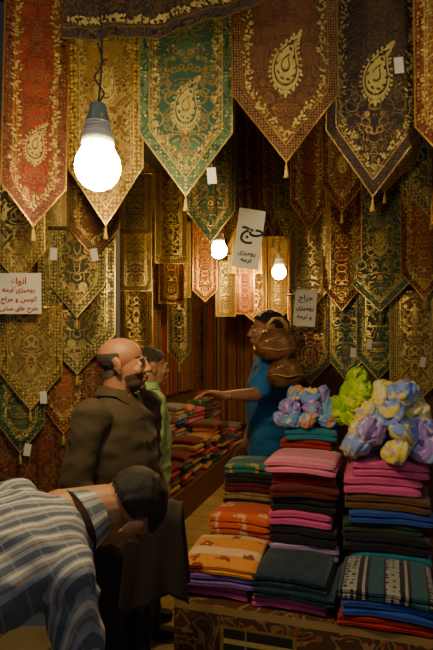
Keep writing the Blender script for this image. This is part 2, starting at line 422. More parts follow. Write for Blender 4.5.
def sign(name,loc,w,h,lines,rot=(0,0,0)):
    e=bpy.data.objects.new(name,None); C.objects.link(e); e.location=loc; e.rotation_euler=rot
    mb=MB(); mb.grid(10,10,lambda u,v:(((u-.5)*w,.002*math.sin(u*3+v*2),(v-.5)*h),(u,v,0)),M_paper); mb.obj('paper',e)
    for txt,x,z,size,mt in lines:
        cu=bpy.data.curves.new('lettering','FONT'); cu.body=shape(txt); cu.size=size; cu.align_x='CENTER'; cu.align_y='CENTER'; cu.extrude=.0005; cu.offset=size*.018
        cu.materials.append(mt); ob=bpy.data.objects.new('lettering',cu); C.objects.link(ob); ob.parent=e; ob.location=(x,-.004,z); ob.rotation_euler=(math.pi/2,0,0)
    return e
sign('price_sign',(-1.04,2.74,1.895),.235,.215,[('انواع',0,.065,.048,M_inkr),('رومیزی ترمه',0,.02,.036,M_inkr),('کوسن و حراج',0,-.03,.036,M_inkr),('طرح های سنتی',0,-.078,.033,M_inkr)])
sign('hajj_sign',(.18,2.90,2.215),.15,.33,[('حج',.022,.05,.115,M_ink),('رومیزی',.0,-.08,.036,M_ink),('ترمه',0,-.12,.036,M_ink)],(0,.14,.1))
sign('handwritten_notice',(.61,3.58,1.87),.15,.25,[('حراج',0,.07,.052,M_ink),('رومیزی',0,.0,.042,M_ink),('و ترمه',0,-.06,.042,M_ink)],(0,.08,-.2))

# ------------------------------------------------------------------ towels
def towel_mat(name,base,kind,c2=(1,1,1),c3=(0,0,0)):
    s=NT(name); u,v,e=s.sep(s.pat()); vec=s.comb(u,v,0); col=base
    if kind=='flower':
        d=s.vor(vec,9,.45); d2=s.vor(vec,34,.6)
        f=s.m('LESS_THAN',s.m('ADD',d,s.m('MULTIPLY',d2,.4)),.5)
        col=s.mix(s.m('GREATER_THAN',s.m('FRACT',s.m('MULTIPLY',v,5)),.62),base,c3)
        col=s.mix(f,col,c2); col=s.mix(s.m('LESS_THAN',d,.12),col,c3)
    elif kind=='stripe':
        t=s.m('FRACT',s.m('MULTIPLY',u,6.5)); d=s.vor(vec,40,.4)
        col=s.mix(s.band(t,.0,.33),base,c2); col=s.mix(s.band(t,.45,.52),col,c2); col=s.mix(s.band(t,.6,.95),col,c3)
        col=s.mix(s.m('MULTIPLY',s.band(t,.0,.33),s.m('LESS_THAN',d,.33)),col,(.02,.02,.025))
    elif kind=='damask':
        n=s.noise(vec,16,2,1.2); t=s.m('ABSOLUTE',s.m('SUBTRACT',s.m('FRACT',s.m('MULTIPLY',n,6)),.5))
        col=s.mix(s.m('LESS_THAN',t,.13),base,c2)
    elif kind=='hem':
        col=s.mix(s.m('LESS_THAN',s.m('ABSOLUTE',s.m('SUBTRACT',s.m('ABSOLUTE',v),.1)),.014),base,c2)
    n=s.noise(s.obj(),60,3); col=s.mix(s.m('MULTIPLY',n,.4),col,tuple(x*.45 for x in base))
    s.bump(s.noise(s.obj(),350,2),.5,.003)
    return s.fin(col,.95,0,.25,.2)
T=dict(
 orange=towel_mat('towel_orange_flowers',(.85,.34,.06),'flower',(.26,.03,.012),(.9,.66,.38)),
 orange2=towel_mat('towel_orange_border',(.78,.14,.02),'flower',(.88,.56,.34),(.6,.07,.015)),
 tealdk=towel_mat('towel_dark_teal',(.010,.035,.06),'damask',(.025,.08,.11)),
 stripe=towel_mat('towel_stripes',(.02,.022,.03),'stripe',(.42,.43,.4),(.03,.13,.17)),
 pink=towel_mat('towel_pink',(.88,.25,.42),'hem',(.92,.5,.58)),
 print=towel_mat('towel_printed',(.03,.20,.16),'flower',(.5,.38,.08),(.02,.08,.11)),
 black=towel_mat('towel_black',(.022,.02,.028),'plain'), red=towel_mat('towel_red',(.48,.025,.015),'plain'),
 maroon=towel_mat('towel_maroon',(.14,.018,.015),'plain'), magenta=towel_mat('towel_magenta',(.78,.12,.36),'plain'),
 purple=towel_mat('towel_purple',(.26,.13,.52),'plain'), blue=towel_mat('towel_blue',(.03,.10,.48),'plain'),
 lav=towel_mat('towel_lavender',(.5,.38,.75),'plain'), green=towel_mat('towel_green',(.04,.08,.045),'plain'),
 cyan=towel_mat('towel_cyan',(.02,.25,.36),'plain'), salmon=towel_mat('towel_salmon',(.75,.26,.16),'plain'),
 brown=towel_mat('towel_brown',(.16,.07,.03),'plain'), tan=towel_mat('towel_tan',(.38,.23,.09),'damask',(.55,.36,.15)), 
 yellow=towel_mat('towel_yellow',(.6,.42,.07),'plain'), grey=towel_mat('towel_grey',(.25,.25,.25),'plain'),
)
def slab(mb,xf,w,d,h,z,mat,seed,fold=True):
    n1,n2=16,36
    vs=[];ps=[]
    for i in range(n1+1):
        t=i/n1; a=(t-.5)*w
        k=min(t,1-t)*n1
        sc=[.45,.85,1][min(int(k),2)]
        for j in range(n2):
            q=TAU*j/n2; cq,sq=math.cos(q),math.sin(q)
            ex=.28
            b=math.copysign(abs(cq)**ex,cq)*d/2*(1-.02*(1-sc)*2)
            zz=math.copysign(abs(sq)**.7,sq)*h/2*sc
            if fold and abs(sq)<.25: b*=.965+.035*abs(sq)/.25
            nn=noise.noise(V((a*7+seed*3.1,b*7,seed*1.7)))
            sag=-.018*(2*b/d)**2*(.5+nn)-.016*(2*a/w)**2
            p=V((a+ .010*nn*abs(cq), b+.014*noise.noise(V((a*9,seed,3)))*cq, z+zz+sag*.6+.006*nn))
            vs.append(xf@p); ps.append((a,b,.5))
    fs=[(i*n2+j,i*n2+(j+1)%n2,(i+1)*n2+(j+1)%n2,(i+1)*n2+j) for i in range(n1) for j in range(n2)]
    fs+=[tuple(range(n2))[::-1],tuple(n1*n2+j for j in range(n2))]
    mb.add(vs,fs,mat,ps)
def stack(name,x,y,z0,w,d,cols,h=.06,yaw=None,mb=None,jit=.012,layers=2,rotj=.07):
    yaw=-th if yaw is None else yaw
    own=mb is None; mb=mb or MB(); z=z0
    for c in cols:
        hh=h*random.uniform(.7,1.3); s1=random.uniform(.92,1.05)
        xf=Matrix.Translation((x+random.uniform(-jit,jit),y+random.uniform(-jit,jit),0))@Matrix.Rotation(yaw+random.uniform(-rotj,rotj),4,'Z')
        for l in range(layers):
            hl=hh/layers; slab(mb,xf,w*s1,d*s1*(1-.015*l),hl*1.14,z+hl/2,T[c],random.random()*50); z+=hl
    if own: return mb.obj(name),z
    return z
O=V((-.16,2.16,0))
def tb(a,b): p=O+U*a+Wv*b; return p.x,p.y
TZ=.58
mb=MB()
s=NT('table_cover_print'); u,v,e=s.sep(s.pat()); vec=s.comb(u,v,0)
n=s.noise(vec,9,2,1); t=s.m('ABSOLUTE',s.m('SUBTRACT',s.m('FRACT',s.m('MULTIPLY',n,6)),.5))
c=s.mix(s.m('LESS_THAN',t,.14),(.085,.035,.016),(.3,.17,.06)); c=s.mix(s.m('LESS_THAN',s.vor(vec,14,.5),.2),c,(.3,.06,.03))
c=s.mix(s.m('GREATER_THAN',v,-.03),c,(.35,.22,.08)); M_cover=s.fin(c,.8)
A0,A1,B0,B1=-.01,1.2,-.02,1.0
def tp(a,b,z): p=O+U*a+Wv*b; return V((p.x,p.y,z))
mb.grid(4,4,lambda u,v:(tp(A0+(A1-A0)*u,B0+(B1-B0)*v,TZ),(u*1.2,v+.1-1.2,0)),M_cover)
per=[(A0,B1),(A0,B0),(A1,B0),(A1,B1),(A0,B1)]
for i in range(4):
    (a0,b0),(a1,b1)=per[i],per[i+1]; L=math.hypot(a1-a0,b1-b0)
    no=[(-1,0),(0,-1),(1,0),(0,1)][i]
    def f(u,v):
        k=(.5+.5*math.sin(u*L*26))*.035*v+.03*v
        k*=min(1,u*10,(1-u)*10)
        a=a0+(a1-a0)*u+no[0]*k; b=b0+(b1-b0)*u+no[1]*k
        return tp(a,b,TZ-v*(TZ-.02)),(u*L,-v*.56,0)
    mb.grid(int(L*40),10,f,M_cover)
def kq(a0,a1,z0,z1,m,off): 
    mb.grid(4,3,lambda u,v:(tp(a0+(a1-a0)*u,B0-.034-off-.04*(TZ-(z0+(z1-z0)*v)),z0+(z1-z0)*v),(u,v,0)),m)
kq(.20,.50,.33,.53,M_goldd,.004); kq(.215,.485,.34,.52,M_ink,.006); kq(.215,.485,.465,.485,M_gold,.008); kq(.40,.43,.34,.43,M_gold,.008); kq(.30,.308,.34,.52,M_goldd,.007)
mb.obj('display_table')
e=.014
x,y=tb(.15,.20); stack('folded_towel_stack',x,y,TZ+e,.31,.36,['magenta','purple','orange'],.045)
x,y=tb(.17,.53); stack('folded_towel_stack',x,y,TZ+e,.30,.25,['blue','magenta','orange2','orange2'],.05)
x,y=tb(.47,.16); stack('folded_towel_stack',x,y,TZ+e,.31,.33,['magenta','tealdk','tealdk'],.048)
x,y=tb(.82,.14); stack('folded_towel_stack',x,y,TZ+e,.34,.34,['red','blue','stripe'],.052)
x,y=tb(.455,.52); _,z4=stack('folded_towel_stack',x,y,TZ+e,.31,.31,['magenta','lav','black','magenta','black','maroon','red','pink'],.064,jit=.02)
x,y=tb(.83,.50); _,z5=stack('folded_towel_stack',x,y,TZ+e,.35,.31,['brown','cyan','black','green','blue','brown','magenta','magenta'],.064,jit=.022)
x,y=tb(.14,.81); _,z6=stack('folded_towel_stack',x,y,TZ+e,.28,.25,['brown','tan','yellow','black','tan','maroon','black','print'],.054)
x,y=tb(.45,.84); _,z7=stack('folded_towel_stack',x,y,TZ+e,.29,.25,['brown','red','blue','maroon','black','red','cyan','brown','maroon','red','cyan'],.055)
x,y=tb(.82,.84); _,z8=stack('folded_towel_stack',x,y,TZ+e,.36,.25,['brown','red','blue','maroon','black','red','cyan','brown','maroon','red','cyan'],.056)

# scarf bundles
def scarf_mat(name,c):
    s=NT(name); o=s.obj(); n=s.noise(o,11,1,.6); n2=s.noise(o,26,1,.5)
    col=s.mix(s.m('GREATER_THAN',n,.56),c[0],c[1]); col=s.mix(s.m('GREATER_THAN',n2,.62),col,c[2])
    s.bump(s.noise(o,90,3,1),.4,.005)
    return s.fin(col,.8,0,.1)
SM1=scarf_mat('scarf_blue',[(.22,.34,.80),(.75,.60,.16),(.5,.58,.85)])
SM2=scarf_mat('scarf_lime',[(.34,.60,.02),(.6,.75,.05),(.12,.36,.02)])
SM3=scarf_mat('scarf_blue_peach',[(.18,.40,.72),(.80,.34,.14),(.7,.6,.5)])
SM4=scarf_mat('scarf_yellow',[(.82,.66,.12),(.85,.75,.35),(.35,.42,.82)])
SM5=scarf_mat('scarf_lilac',[(.36,.24,.68),(.28,.4,.82),(.7,.6,.8)])
def scarves(cx,cy,z,rx,ry,rows,mats,r=.062):
    mb=MB()
    for lvl,(n,shr) in enumerate(rows):
        for i in range(n):
            a=TAU*i/n+lvl*.7+random.uniform(-.2,.2); k=shr
            c=V((cx+(rx*math.cos(a))*k,cy+ry*k*math.sin(a),z+r*.85+lvl*r*1.15+random.uniform(-.008,.008)))
            m=random.choice(mats)
            for q in range(3):
                e1=V((random.gauss(0,1),random.gauss(0,1),random.gauss(0,.6))).normalized(); e2=e1.orthogonal().normalized()
                Rr=r*(.55-.12*q); tr=r*.48; N=32; K=24; tw=random.choice([2,3,-2,-3]); vs=[]
                for j in range(N):
                    t=TAU*j/N; rad=e1*math.cos(t)+e2*math.sin(t); ax=e1.cross(e2)
                    pc=c+rad*Rr*(1+.12*math.sin(3*t+q))+ax*r*.2*math.sin(2*t+q*2)
                    for l in range(K):
                        ph=TAU*l/K; rr=tr*(1+.15*math.cos(5*ph+tw*t)+.05*math.cos(9*ph-tw*t))
                        p=pc+(rad*math.cos(ph)+ax*math.sin(ph))*rr; p.z=max(p.z,z+.004); vs.append(p)
                fs=[(j*K+l,j*K+(l+1)%K,((j+1)%N)*K+(l+1)%K,((j+1)%N)*K+l) for j in range(N) for l in range(K)]
                mb.add(vs,fs,m)
    return mb.obj('scarf_bundle')
x,y=tb(.86,.47); scarves(x,y,z5,.17,.12,[(7,1),(6,.8),(4,.55),(2,.3)],[SM1,SM1,SM4,SM5,SM4],.066)
x,y=tb(.70,.84); scarves(x,y,z8,.10,.08,[(6,1),(5,.8),(3,.5),(1,0)],[SM2],.060)
x,y=tb(.95,.84); scarves(x,y,z8,.07,.06,[(4,1),(3,.7),(2,.5)],[SM4,SM3],.060)
x,y=tb(.44,.83); scarves(x,y,z7,.14,.09,[(8,1),(6,.8),(4,.5)],[SM3,SM3,SM1,SM5],.052)

# left bench with fabric piles
def bl(Y,off): return V((-.326+.304*(Y-4.64),Y,0))-U*off
mb=MB()
for off0,off1,z1 in((.0,.33,.28),(.33,.62,.55)):
    a=bl(3.5,off0);b=bl(7.1,off0);c=bl(7.1,off1);d=bl(3.5,off1)
    vs=[V((v.x,v.y,z)) for z in(0.001,z1) for v in(a,b,c,d)]
    mb.add(vs,[(0,1,5,4),(1,2,6,5),(2,3,7,6),(3,0,4,7),(4,5,6,7)],M_wood,None,False)
mb.obj('stepped_display_bench')
mb=MB(); names=['red','maroon','purple','tan','brown','blue','green','orange2','salmon','print','grey','magenta','tan','red','black','brown','maroon','brown','tan','maroon']
for row,(off,z0,n) in enumerate(((.17,.295,5),(.47,.565,5))):
    Y=3.68
    while Y<6.95:
        c=bl(Y,off); cols=[random.choice(names) for _ in range(random.randint(n,n+4))]
        stack('',c.x,c.y,z0,.27,.28,cols,.045,-th,mb,.015,1,.12); Y+=.315
mb.obj('folded_fabric_piles')

# ------------------------------------------------------------------ people
def smooth(a,b,x):
    t=max(0,min(1,(x-a)/(b-a))); return t*t*(3-2*t)
def ell(c,r,R=None):
    def g(bm):
        M=Matrix.Translation(c)@(R.to_4x4() if R else Matrix())@Matrix.Diagonal((*r,1))
        bmesh.ops.create_uvsphere(bm,u_segments=24,v_segments=16,radius=1,matrix=M)
    return g
def lof(secs,n=24):
    def g(bm):
        rings=[]
        for c,a,b in secs: rings.append([bm.verts.new(V(c)+V(a)*math.cos(TAU*i/n)+V(b)*math.sin(TAU*i/n)) for i in range(n)])
        for r0,r1 in zip(rings,rings[1:]):
            for i in range(n): bm.faces.new((r0[i],r0[(i+1)%n],r1[(i+1)%n],r1[i]))
        bm.faces.new(rings[0][::-1]); bm.faces.new(rings[-1])
    return g
def cap(p0,p1,r0,r1,flat=1,side=None):
    p0=V(p0);p1=V(p1);d=(p1-p0).normalized()
    a=(V(side)-d*V(side).dot(d)).normalized() if side is not None else d.orthogonal().normalized(); b=d.cross(a)
    secs=[]
    for k in range(-5,1):
        t=k/5*math.pi/2*.97; secs.append((p0+d*r0*math.sin(t),a*r0*math.cos(t),b*r0*flat*math.cos(t)))
    for k in range(0,6):
        t=k/5*math.pi/2*.97; secs.append((p1+d*r1*math.sin(t),a*r1*math.cos(t),b*r1*flat*math.cos(t)))
    return lof(secs,18)
def blob(name,parts,vox,mats,parent,xf=None,disp=None,matfn=None,patfn=None,sm=3):
    bm=bmesh.new()
    for p in parts: p(bm)
    bmesh.ops.recalc_face_normals(bm,faces=bm.faces)
    me=bpy.data.meshes.new(name+'_src'); bm.to_mesh(me); bm.free()
    ob=bpy.data.objects.new(name,me); C.objects.link(ob)
    r=ob.modifiers.new('r','REMESH'); r.mode='VOXEL'; r.voxel_size=vox
    s=ob.modifiers.new('s','SMOOTH'); s.iterations=sm; s.factor=.5
    dg=bpy.context.evaluated_depsgraph_get(); dg.update()
    m2=bpy.data.meshes.new_from_object(ob.evaluated_get(dg)); ob.modifiers.clear(); ob.data=m2; m2.name=name
    m2.materials.clear()
    for m in mats: m2.materials.append(m)
    nr=[v.normal.copy() for v in m2.vertices]
    if patfn:
        a=m2.attributes.new('pat','FLOAT_VECTOR','POINT'); a.data.foreach_set('vector',[c for v in m2.vertices for c in patfn(v.co)])
    if matfn:
        w=[matfn(v.co) for v in m2.vertices]
        for p in m2.polygons:
            p.material_index=max(w[i] for i in p.vertices) if all(w[i] for i in p.vertices) else 0
    if disp:
        for v,n in zip(m2.vertices,nr): v.co=v.co+n*disp(v.co)
    for p in m2.polygons: p.use_smooth=True
    if xf: m2.transform(xf)
    m2.update(); ob.parent=parent
    return ob

def skinmat(name,c):
    s=NT(name); o=s.obj(); n=s.noise(o,30,3)
    col=s.mix(n,tuple(x*.85 for x in c),tuple(x*1.12 for x in c)); s.bump(s.noise(o,400,2),.15,.001)
    return s.fin(col,.5)
SK=skinmat('skin_tan',(.36,.17,.085)); SK2=skinmat('skin_light',(.42,.22,.12))
HAIR=plain('hair_black',(.012,.009,.008),.55,.4,120,.6); HGREY=plain('hair_grey',(.05,.04,.033),.7,.5,150,.6)
STUB=plain('stubble',(.09,.05,.032),.7,.35,200,.3)
EYEW=plain('eye_white',(.6,.57,.52),.2,0,5,0); IRIS=plain('iris_brown',(.02,.01,.006),.15,0,5,0); LIP=plain('lip',(.28,.09,.06),.5,.1,30,0)

def head(parent,xf,skin,hair,style,beard=None):
    def hw(p):
        w=smooth(.012,.024,p.z*.83-p.y*.55)
        if abs(p.x)>.062 and p.z<.035 and p.y>-.03 : w*=0 if abs(p.x)>.070 else 1
        if style=='bald': w=smooth(-.034,-.022,p.z*.8-p.y*.30)*smooth(.060,.042,p.z+max(0,p.y)*.5)*smooth(.008,-.004,p.y)*(0 if (abs(p.x)>.077 and p.y>-.03) else 1)*smooth(-.075,-.06,p.z)
        return w
    def bw(p):
        if not beard: return 0
        w=smooth(-.030,-.040,p.z+max(0,.05-p.y)*.25)*smooth(.005,.02,p.y)*smooth(-.125,-.115,p.z)
        if abs(p.x)<.022 and -.074<p.z<-.056 and p.y>.08: w=0
        return w
    E=[ell((0,-.012,.036),(.074,.094,.076)),ell((0,.028,-.018),(.061,.066,.086)),ell((0,.036,-.072),(.048,.05,.040)),ell((0,.070,-.098),(.022,.02,.017)),
       cap((0,.090,.012),(0,.109,-.026),.008,.0125),ell((.012,.099,-.03),(.009,.010,.008)),ell((-.012,.099,-.03),(.009,.010,.008)),
       ell((0,.092,-.055),(.025,.011,.0065)),ell((0,.090,-.067),(.022,.011,.0075)),
       cap((0,-.022,-.05),(0,-.035,-.17),.062,.068)]
    for s in(1,-1):
        E+=[ell((s*.028,.085,.022),(.026,.010,.008)),ell((s*.038,.066,-.026),(.022,.02,.02)),
            ell((s*.031,.081,.012),(.016,.009,.005)),ell((s*.031,.080,-.006),(.015,.009,.004)),
            ell((s*.079,-.006,.0),(.008,.019,.030),Matrix.Rotation(s*-.35,3,'Z')),ell((s*.083,-.014,.014),(.006,.014,.018),Matrix.Rotation(s*-.5,3,'Z')),ell((s*.076,.0,-.028),(.007,.009,.012))]
    th_={'full':.012,'bald':.003}[style]
    blob('head',E,.004,[skin,hair,beard or skin],parent,xf,lambda p:th_*hw(p)*(1+.35*noise.noise(p*55))+.0015*bw(p),lambda p:1 if hw(p)>.4 else 2 if bw(p)>.5 else 0,None,2)
    mb=MB()
    for s in(1,-1):
        for c,r,m in(((s*.031,.0762,.003),.0118,EYEW),((s*.031,.0845,.003),.0052,IRIS)):
            mb.loft([((V(c)+V((0,0,r*math.sin(t)))),(r*math.cos(t),0,0),(0,r*math.cos(t),0)) for t in [(-5+i)/5*1.5 for i in range(11)]],m,16,xf=xf)
        mb.tube([xf@V((s*(.012+.009*i),.0915-.0032*i*i*.75,.026+.003*math.sin(i*.8))) for i in range(5)],[.002,.004,.004,.003,.001],HAIR,8)
    mb.tube([xf@V((-.018+.0045*i,.1015-.0010*(i-4)**2*.5,-.061)) for i in range(9)],[.0008]+[.0015]*7+[.0008],LIP,8)
    mb.obj('face_details',parent)

def hand_parts(M,flip=1,curl=(.25,.3,.35,.4),spread=.06):
    """wrist at origin, fingers +X, palm faces -Z, thumb at +Y*flip"""
    f=flip; P=[]
    T_=lambda v: M@V(v)
    Rv=M.to_3x3()
    P.append(lof([(T_(c),Rv@V((0,a,0)),Rv@V((0,0,b))) for c,a,b in [((-.03,0,0),.024,.019),((0,0,0),.025,.018),((.03,.002*f,0),.037,.017),((.07,0,0),.042,.014),((.092,0,0),.040,.011),((.097,0,0),.03,.006)]],20))
    for y0,L,r,c,k in((.031,.070,.0088,curl[0],1.2),(.0105,.079,.0088,curl[1],.3),(-.0105,.072,.0084,curl[2],-.5),(-.030,.057,.0075,curl[3],-1.4)):
        p=V((.085,y0*f,0)); a=0; az=k*spread*f
        for sg,rr in((.46,1),(.30,.9),(.24,.8)):
            a+=c; d=V((math.cos(a)*math.cos(az),math.cos(a)*math.sin(az),-math.sin(a))); q=p+d*L*sg
            P.append(cap(T_(p),T_(q),r*rr,r*rr*.88)); p=q
    p=V((.022,.026*f,-.004)); d=V((.62,.72*f,-.3)).normalized()
    for L,r0,r1,dd in((.042,.014,.0105,(0,0,0)),(.032,.0105,.0095,(.25,-.2*f,-.1)),(.024,.0095,.0075,(.3,-.25*f,-.1))):
        d=(d+V(dd)).normalized(); q=p+d*L; P.append(cap(T_(p),T_(q),r0,r1)); p=q
    return P
def frame(o,x,z):
    x=V(x).normalized(); z=(V(z)-x*V(z).dot(x)).normalized(); y=z.cross(x)
    return Matrix((( x.x,y.x,z.x,o[0]),(x.y,y.y,z.y,o[1]),(x.z,y.z,z.z,o[2]),(0,0,0,1)))
def folds(amp,fx=5,fz=12):
    return lambda p: amp*(1-abs(noise.noise(V((p.x*fx,p.y*fx,p.z*fz))))*3)+amp*.6*noise.noise(V((p.x*22,p.y*22,p.z*30)))

def person(name,loc,yaw,k,skin,shirt,trous,arms,hxf,style,hair,beard=None,short=False,shoe=None):
    """local frame: faces +Y, right hand +X"""
    e=bpy.data.objects.new(name,None); C.objects.link(e); e.location=loc; e.rotation_euler=(0,0,yaw); e.scale=(k,k,k)
    S={1:V((.185,0,1.40)),-1:V((-.185,0,1.40))}
    P=[lof([((0,0,.84),(.14,0,0),(0,.09,0)),((0,0,1.0),(.13,0,0),(0,.09,0)),((0,0,1.25),(.15,0,0),(0,.10,0)),((0,-.01,1.4),(.13,0,0),(0,.075,0)),((0,-.02,1.48),(.055,0,0),(0,.055,0))])]
    for sd in(1,-1):
        el,wr,fd,pn=arms[sd]; P+= [cap(S[sd],el,.045,.040),cap(el,wr,.040,.025)]
        P+=[cap((sd*.09,0,.88),(sd*.095,.0,.47),.075,.048),cap((sd*.095,0,.47),(sd*.1,-.01,.09),.048,.036)]
    blob('body',P,.011,[skin],e)
    for sd in(1,-1):
        el,wr,fd,pn=arms[sd]; th_dir=arms.get(('f',sd),1)
        blob('hand',hand_parts(frame(V(wr),fd,[-c for c in pn]),th_dir),.0036,[skin],e,sm=1)
    P=[lof([((0,0,.82),(.17,0,0),(0,.125,0)),((0,0,.95),(.168,0,0),(0,.128,0)),((0,.005,1.08),(.172,0,0),(0,.128,0)),((0,.005,1.25),(.188,0,0),(0,.128,0)),((0,-.005,1.38),(.175,0,0),(0,.105,0)),((0,-.015,1.44),(.11,0,0),(0,.08,0)),((0,-.02,1.475),(.068,0,0),(0,.066,0))])]
    for sd in(1,-1):
        el,wr,fd,pn=arms[sd]; el=V(el);wr=V(wr)
        P.append(ell(S[sd]-V((sd*.01,0,.01)),(.072,.075,.072)))
        if short: P.append(cap(S[sd],S[sd].lerp(el,.78),.067,.062))
        else: P+=[cap(S[sd],el,.066,.053),cap(el,wr.lerp(el,.08),.053,.037)]
    blob('shirt',P,.010,[shirt],e,None,folds(.007),None,lambda p:(p.x,p.z,p.y))
    mb=MB()
    def col_(u,v):
        a=-2.75+5.5*u; a-=math.pi/2
        r=.072+.022*v; z=1.505-.038*v - (.035*v*smooth(.75,1,abs(u*2-1)))
        return (r*math.cos(a),-.018+r*1.02*math.sin(a),z),(u,v,0)
    mb.grid(36,5,col_,shirt)
    mb.grid(36,3,lambda u,v:(( (.072)*math.cos(-2.75+5.5*u-math.pi/2),-.018+.072*math.sin(-2.75+5.5*u-math.pi/2),1.455+.05*v),(u,v,0)),shirt)
    if not short:
        for i in range(6): mb.loft([((0,.128+.004-(.02 if i==5 else 0),.90+i*.095),(.006,0,0),(0,0,.006)),((0,.137-(.02 if i==5 else 0),.90+i*.095),(.005,0,0),(0,0,.005))],M_ink,10)
    mb.obj('collar',e)
    P=[lof([((0,0,.98),(.155,0,0),(0,.112,0)),((0,-.01,.88),(.168,0,0),(0,.125,0)),((0,-.005,.78),(.15,0,0),(0,.11,0))])]
    for sd in(1,-1): P+=[cap((sd*.088,0,.84),(sd*.095,.005,.47),.092,.068),cap((sd*.095,.005,.47),(sd*.10,-.01,.07),.066,.058)]
    blob('trousers',P,.012,[trous],e,None,folds(.006))
    P=[]
    for sd in(1,-1): P+=[lof([((sd*.1,-.08,.035),(.03,0,0),(0,0,.03)),((sd*.1,-.04,.045),(.038,0,0),(0,0,.042)),((sd*.1,.04,.042),(.04,0,0),(0,0,.038)),((sd*.105,.12,.03),(.045,0,0),(0,0,.027)),((sd*.105,.165,.022),(.03,0,0),(0,0,.018))])]
    blob('shoes',P,.009,[shoe or HAIR],e)
    head(e,hxf,skin,hair,style,beard)
    return e
def cloth(name,c,sheen=.05): return plain(name,c,.85,.18,14,.25,0,sheen)
BRN=cloth('shirt_brown',(.060,.042,.018)); GRN=cloth('shirt_green',(.38,.60,.20)); BLU=cloth('shirt_blue',(.012,.13,.42)); DK=cloth('trousers_dark',(.02,.018,.018)); DK2=cloth('trousers_grey',(.05,.05,.055))
HX=lambda yaw=0,pitch=0,dy=.0: Matrix.Translation((0,.012+dy,1.59))@Matrix.Rotation(yaw,4,'Z')@Matrix.Rotation(pitch,4,'X')
person('bald_man',(-.39,2.12,0),math.radians(-118),.975,SK,BRN,DK,
  {1:((.25,-.02,1.13),(.20,.20,1.03),(-.3,.9,-.1),(-.8,-.3,.2)),-1:((-.24,-.03,1.12),(-.24,.05,.87),(0,.2,-1),(1,0,0)),('f',1):1,('f',-1):1},
  HX(math.radians(26),.06),'bald',HGREY,STUB)
person('man_in_green_shirt',(-.385,2.96,0),math.radians(-75),.94,SK2,GRN,DK2,
  {1:((.25,-.02,1.12),(.27,.06,.87),(0,.2,-1),(-1,0,0)),-1:((-.25,-.02,1.12),(-.26,.06,.87),(0,.2,-1),(1,0,0))},
  HX(math.radians(10)),'full',HGREY,None,True)
e=person('man_in_blue_shirt',(.34,3.36,0),math.radians(92),1.075,SK,BLU,DK,
  {1:((.24,.02,1.13),(.22,.12,.89),(-.1,.4,-1),(-1,-.0,0)),-1:((-.33,.12,1.24),(-.45,.29,1.25),(-.12,1,.16),(-.35,0,-.95)),('f',-1):-1},
  HX(0,0),'full',HAIR,None,True)

# ---- bending man in plaid shirt
s=NT('shirt_plaid'); u,v,e_=s.sep(s.pat())
base=s.mix(s.noise(s.obj(),9,2),(.22,.28,.36),(.32,.38,.45))
fu=s.m('FRACT',s.m('MULTIPLY',u,23)); fv_=s.m('FRACT',s.m('MULTIPLY',v,15))
c=s.mix(s.m('MULTIPLY',s.band(fu,.08,.38),.85),base,(.07,.09,.15)); c=s.mix(s.m('MULTIPLY',s.band(fu,.50,.64),.9),c,(.66,.62,.5)); c=s.mix(s.m('MULTIPLY',s.band(fu,.78,.88),.9),c,(.24,.15,.10))
c=s.mix(s.m('MULTIPLY',s.band(fv_,.1,.24),.14),c,(.10,.12,.17)); c=s.mix(s.m('MULTIPLY',s.band(fv_,.55,.62),.2),c,(.6,.57,.45))
s.bump(s.noise(s.obj(),200,2),.2,.002); PLAID=s.fin(c,.9,0,.05)
e=bpy.data.objects.new('bending_man_in_plaid_shirt',None); C.objects.link(e)
H=V((-.88,1.08,.91)); N=V((-.41,1.50,1.12))
d=V((.70,.64,.33)).normalized(); b=V((0,-.447,.894)); sd=d.cross(b).normalized(); b=sd.cross(d)
def at(t,ob=0):
    p=H.lerp(N,t)+b*(.06*math.sin(math.pi*t)); return p+b*ob
secs=[(at(-.12),sd*.17,b*.13),(at(0),sd*.18,b*.135),(at(.25),sd*.178,b*.135),(at(.5),sd*.19,b*.14),(at(.75),sd*.195,b*.135),(at(.9),sd*.16,b*.11),(at(1.0),sd*.09,b*.08)]
Sn=at(.82)+sd*.165-b*.005; Sf=at(.86)-sd*.185-b*.01
En=V((-.34,1.34,.79)); Wn=V((-.31,1.45,.56)); Ef=V((-.52,1.66,.88)); Wf=V((-.44,1.66,.65))
pf=lambda p:((p-N).dot(sd),(p-N).dot(d),0)
blob('shirt',[lof(secs),ell(Sn,(.075,.075,.075)),ell(Sf,(.075,.075,.075)),cap(Sn,En,.068,.056),cap(En,Wn,.054,.04),cap(Sf,Ef,.07,.055),cap(Ef,Wf,.055,.04)],.010,[PLAID],e,None,folds(.008,6,9),None,pf)
blob('hand',hand_parts(frame(Wn,(.3,.3,-.8),(.6,-.4,.4)),-1,(.5,.5,.55,.6)),.0036,[SK2],e,sm=1)
blob('hand',hand_parts(frame(Wf,(.3,.0,-.85),(.6,.4,.4)),1,(.5,.5,.55,.6)),.0036,[SK2],e,sm=1)
Kn=V((-.82,1.12,.49)); Kf=V((-.95,1.32,.49)); hn=H+sd*.09; hf=H-sd*.09
fn=V((-.85,1.05,.08)); ff=V((-1.02,1.26,.08))
blob('trousers',[lof([(at(-.02),sd*.165,b*.12),(at(-.25)-V((0,0,.03)),sd*.17,b*.13)]),ell(H-d*.04-V((0,0,.05)),(.16,.16,.13)),cap(hn-V((0,0,.05)),Kn,.095,.068),cap(Kn,fn,.066,.055),cap(hf-V((0,0,.05)),Kf,.095,.068),cap(Kf,ff,.066,.055)],.012,[DK2],e,None,folds(.006))
P=[]
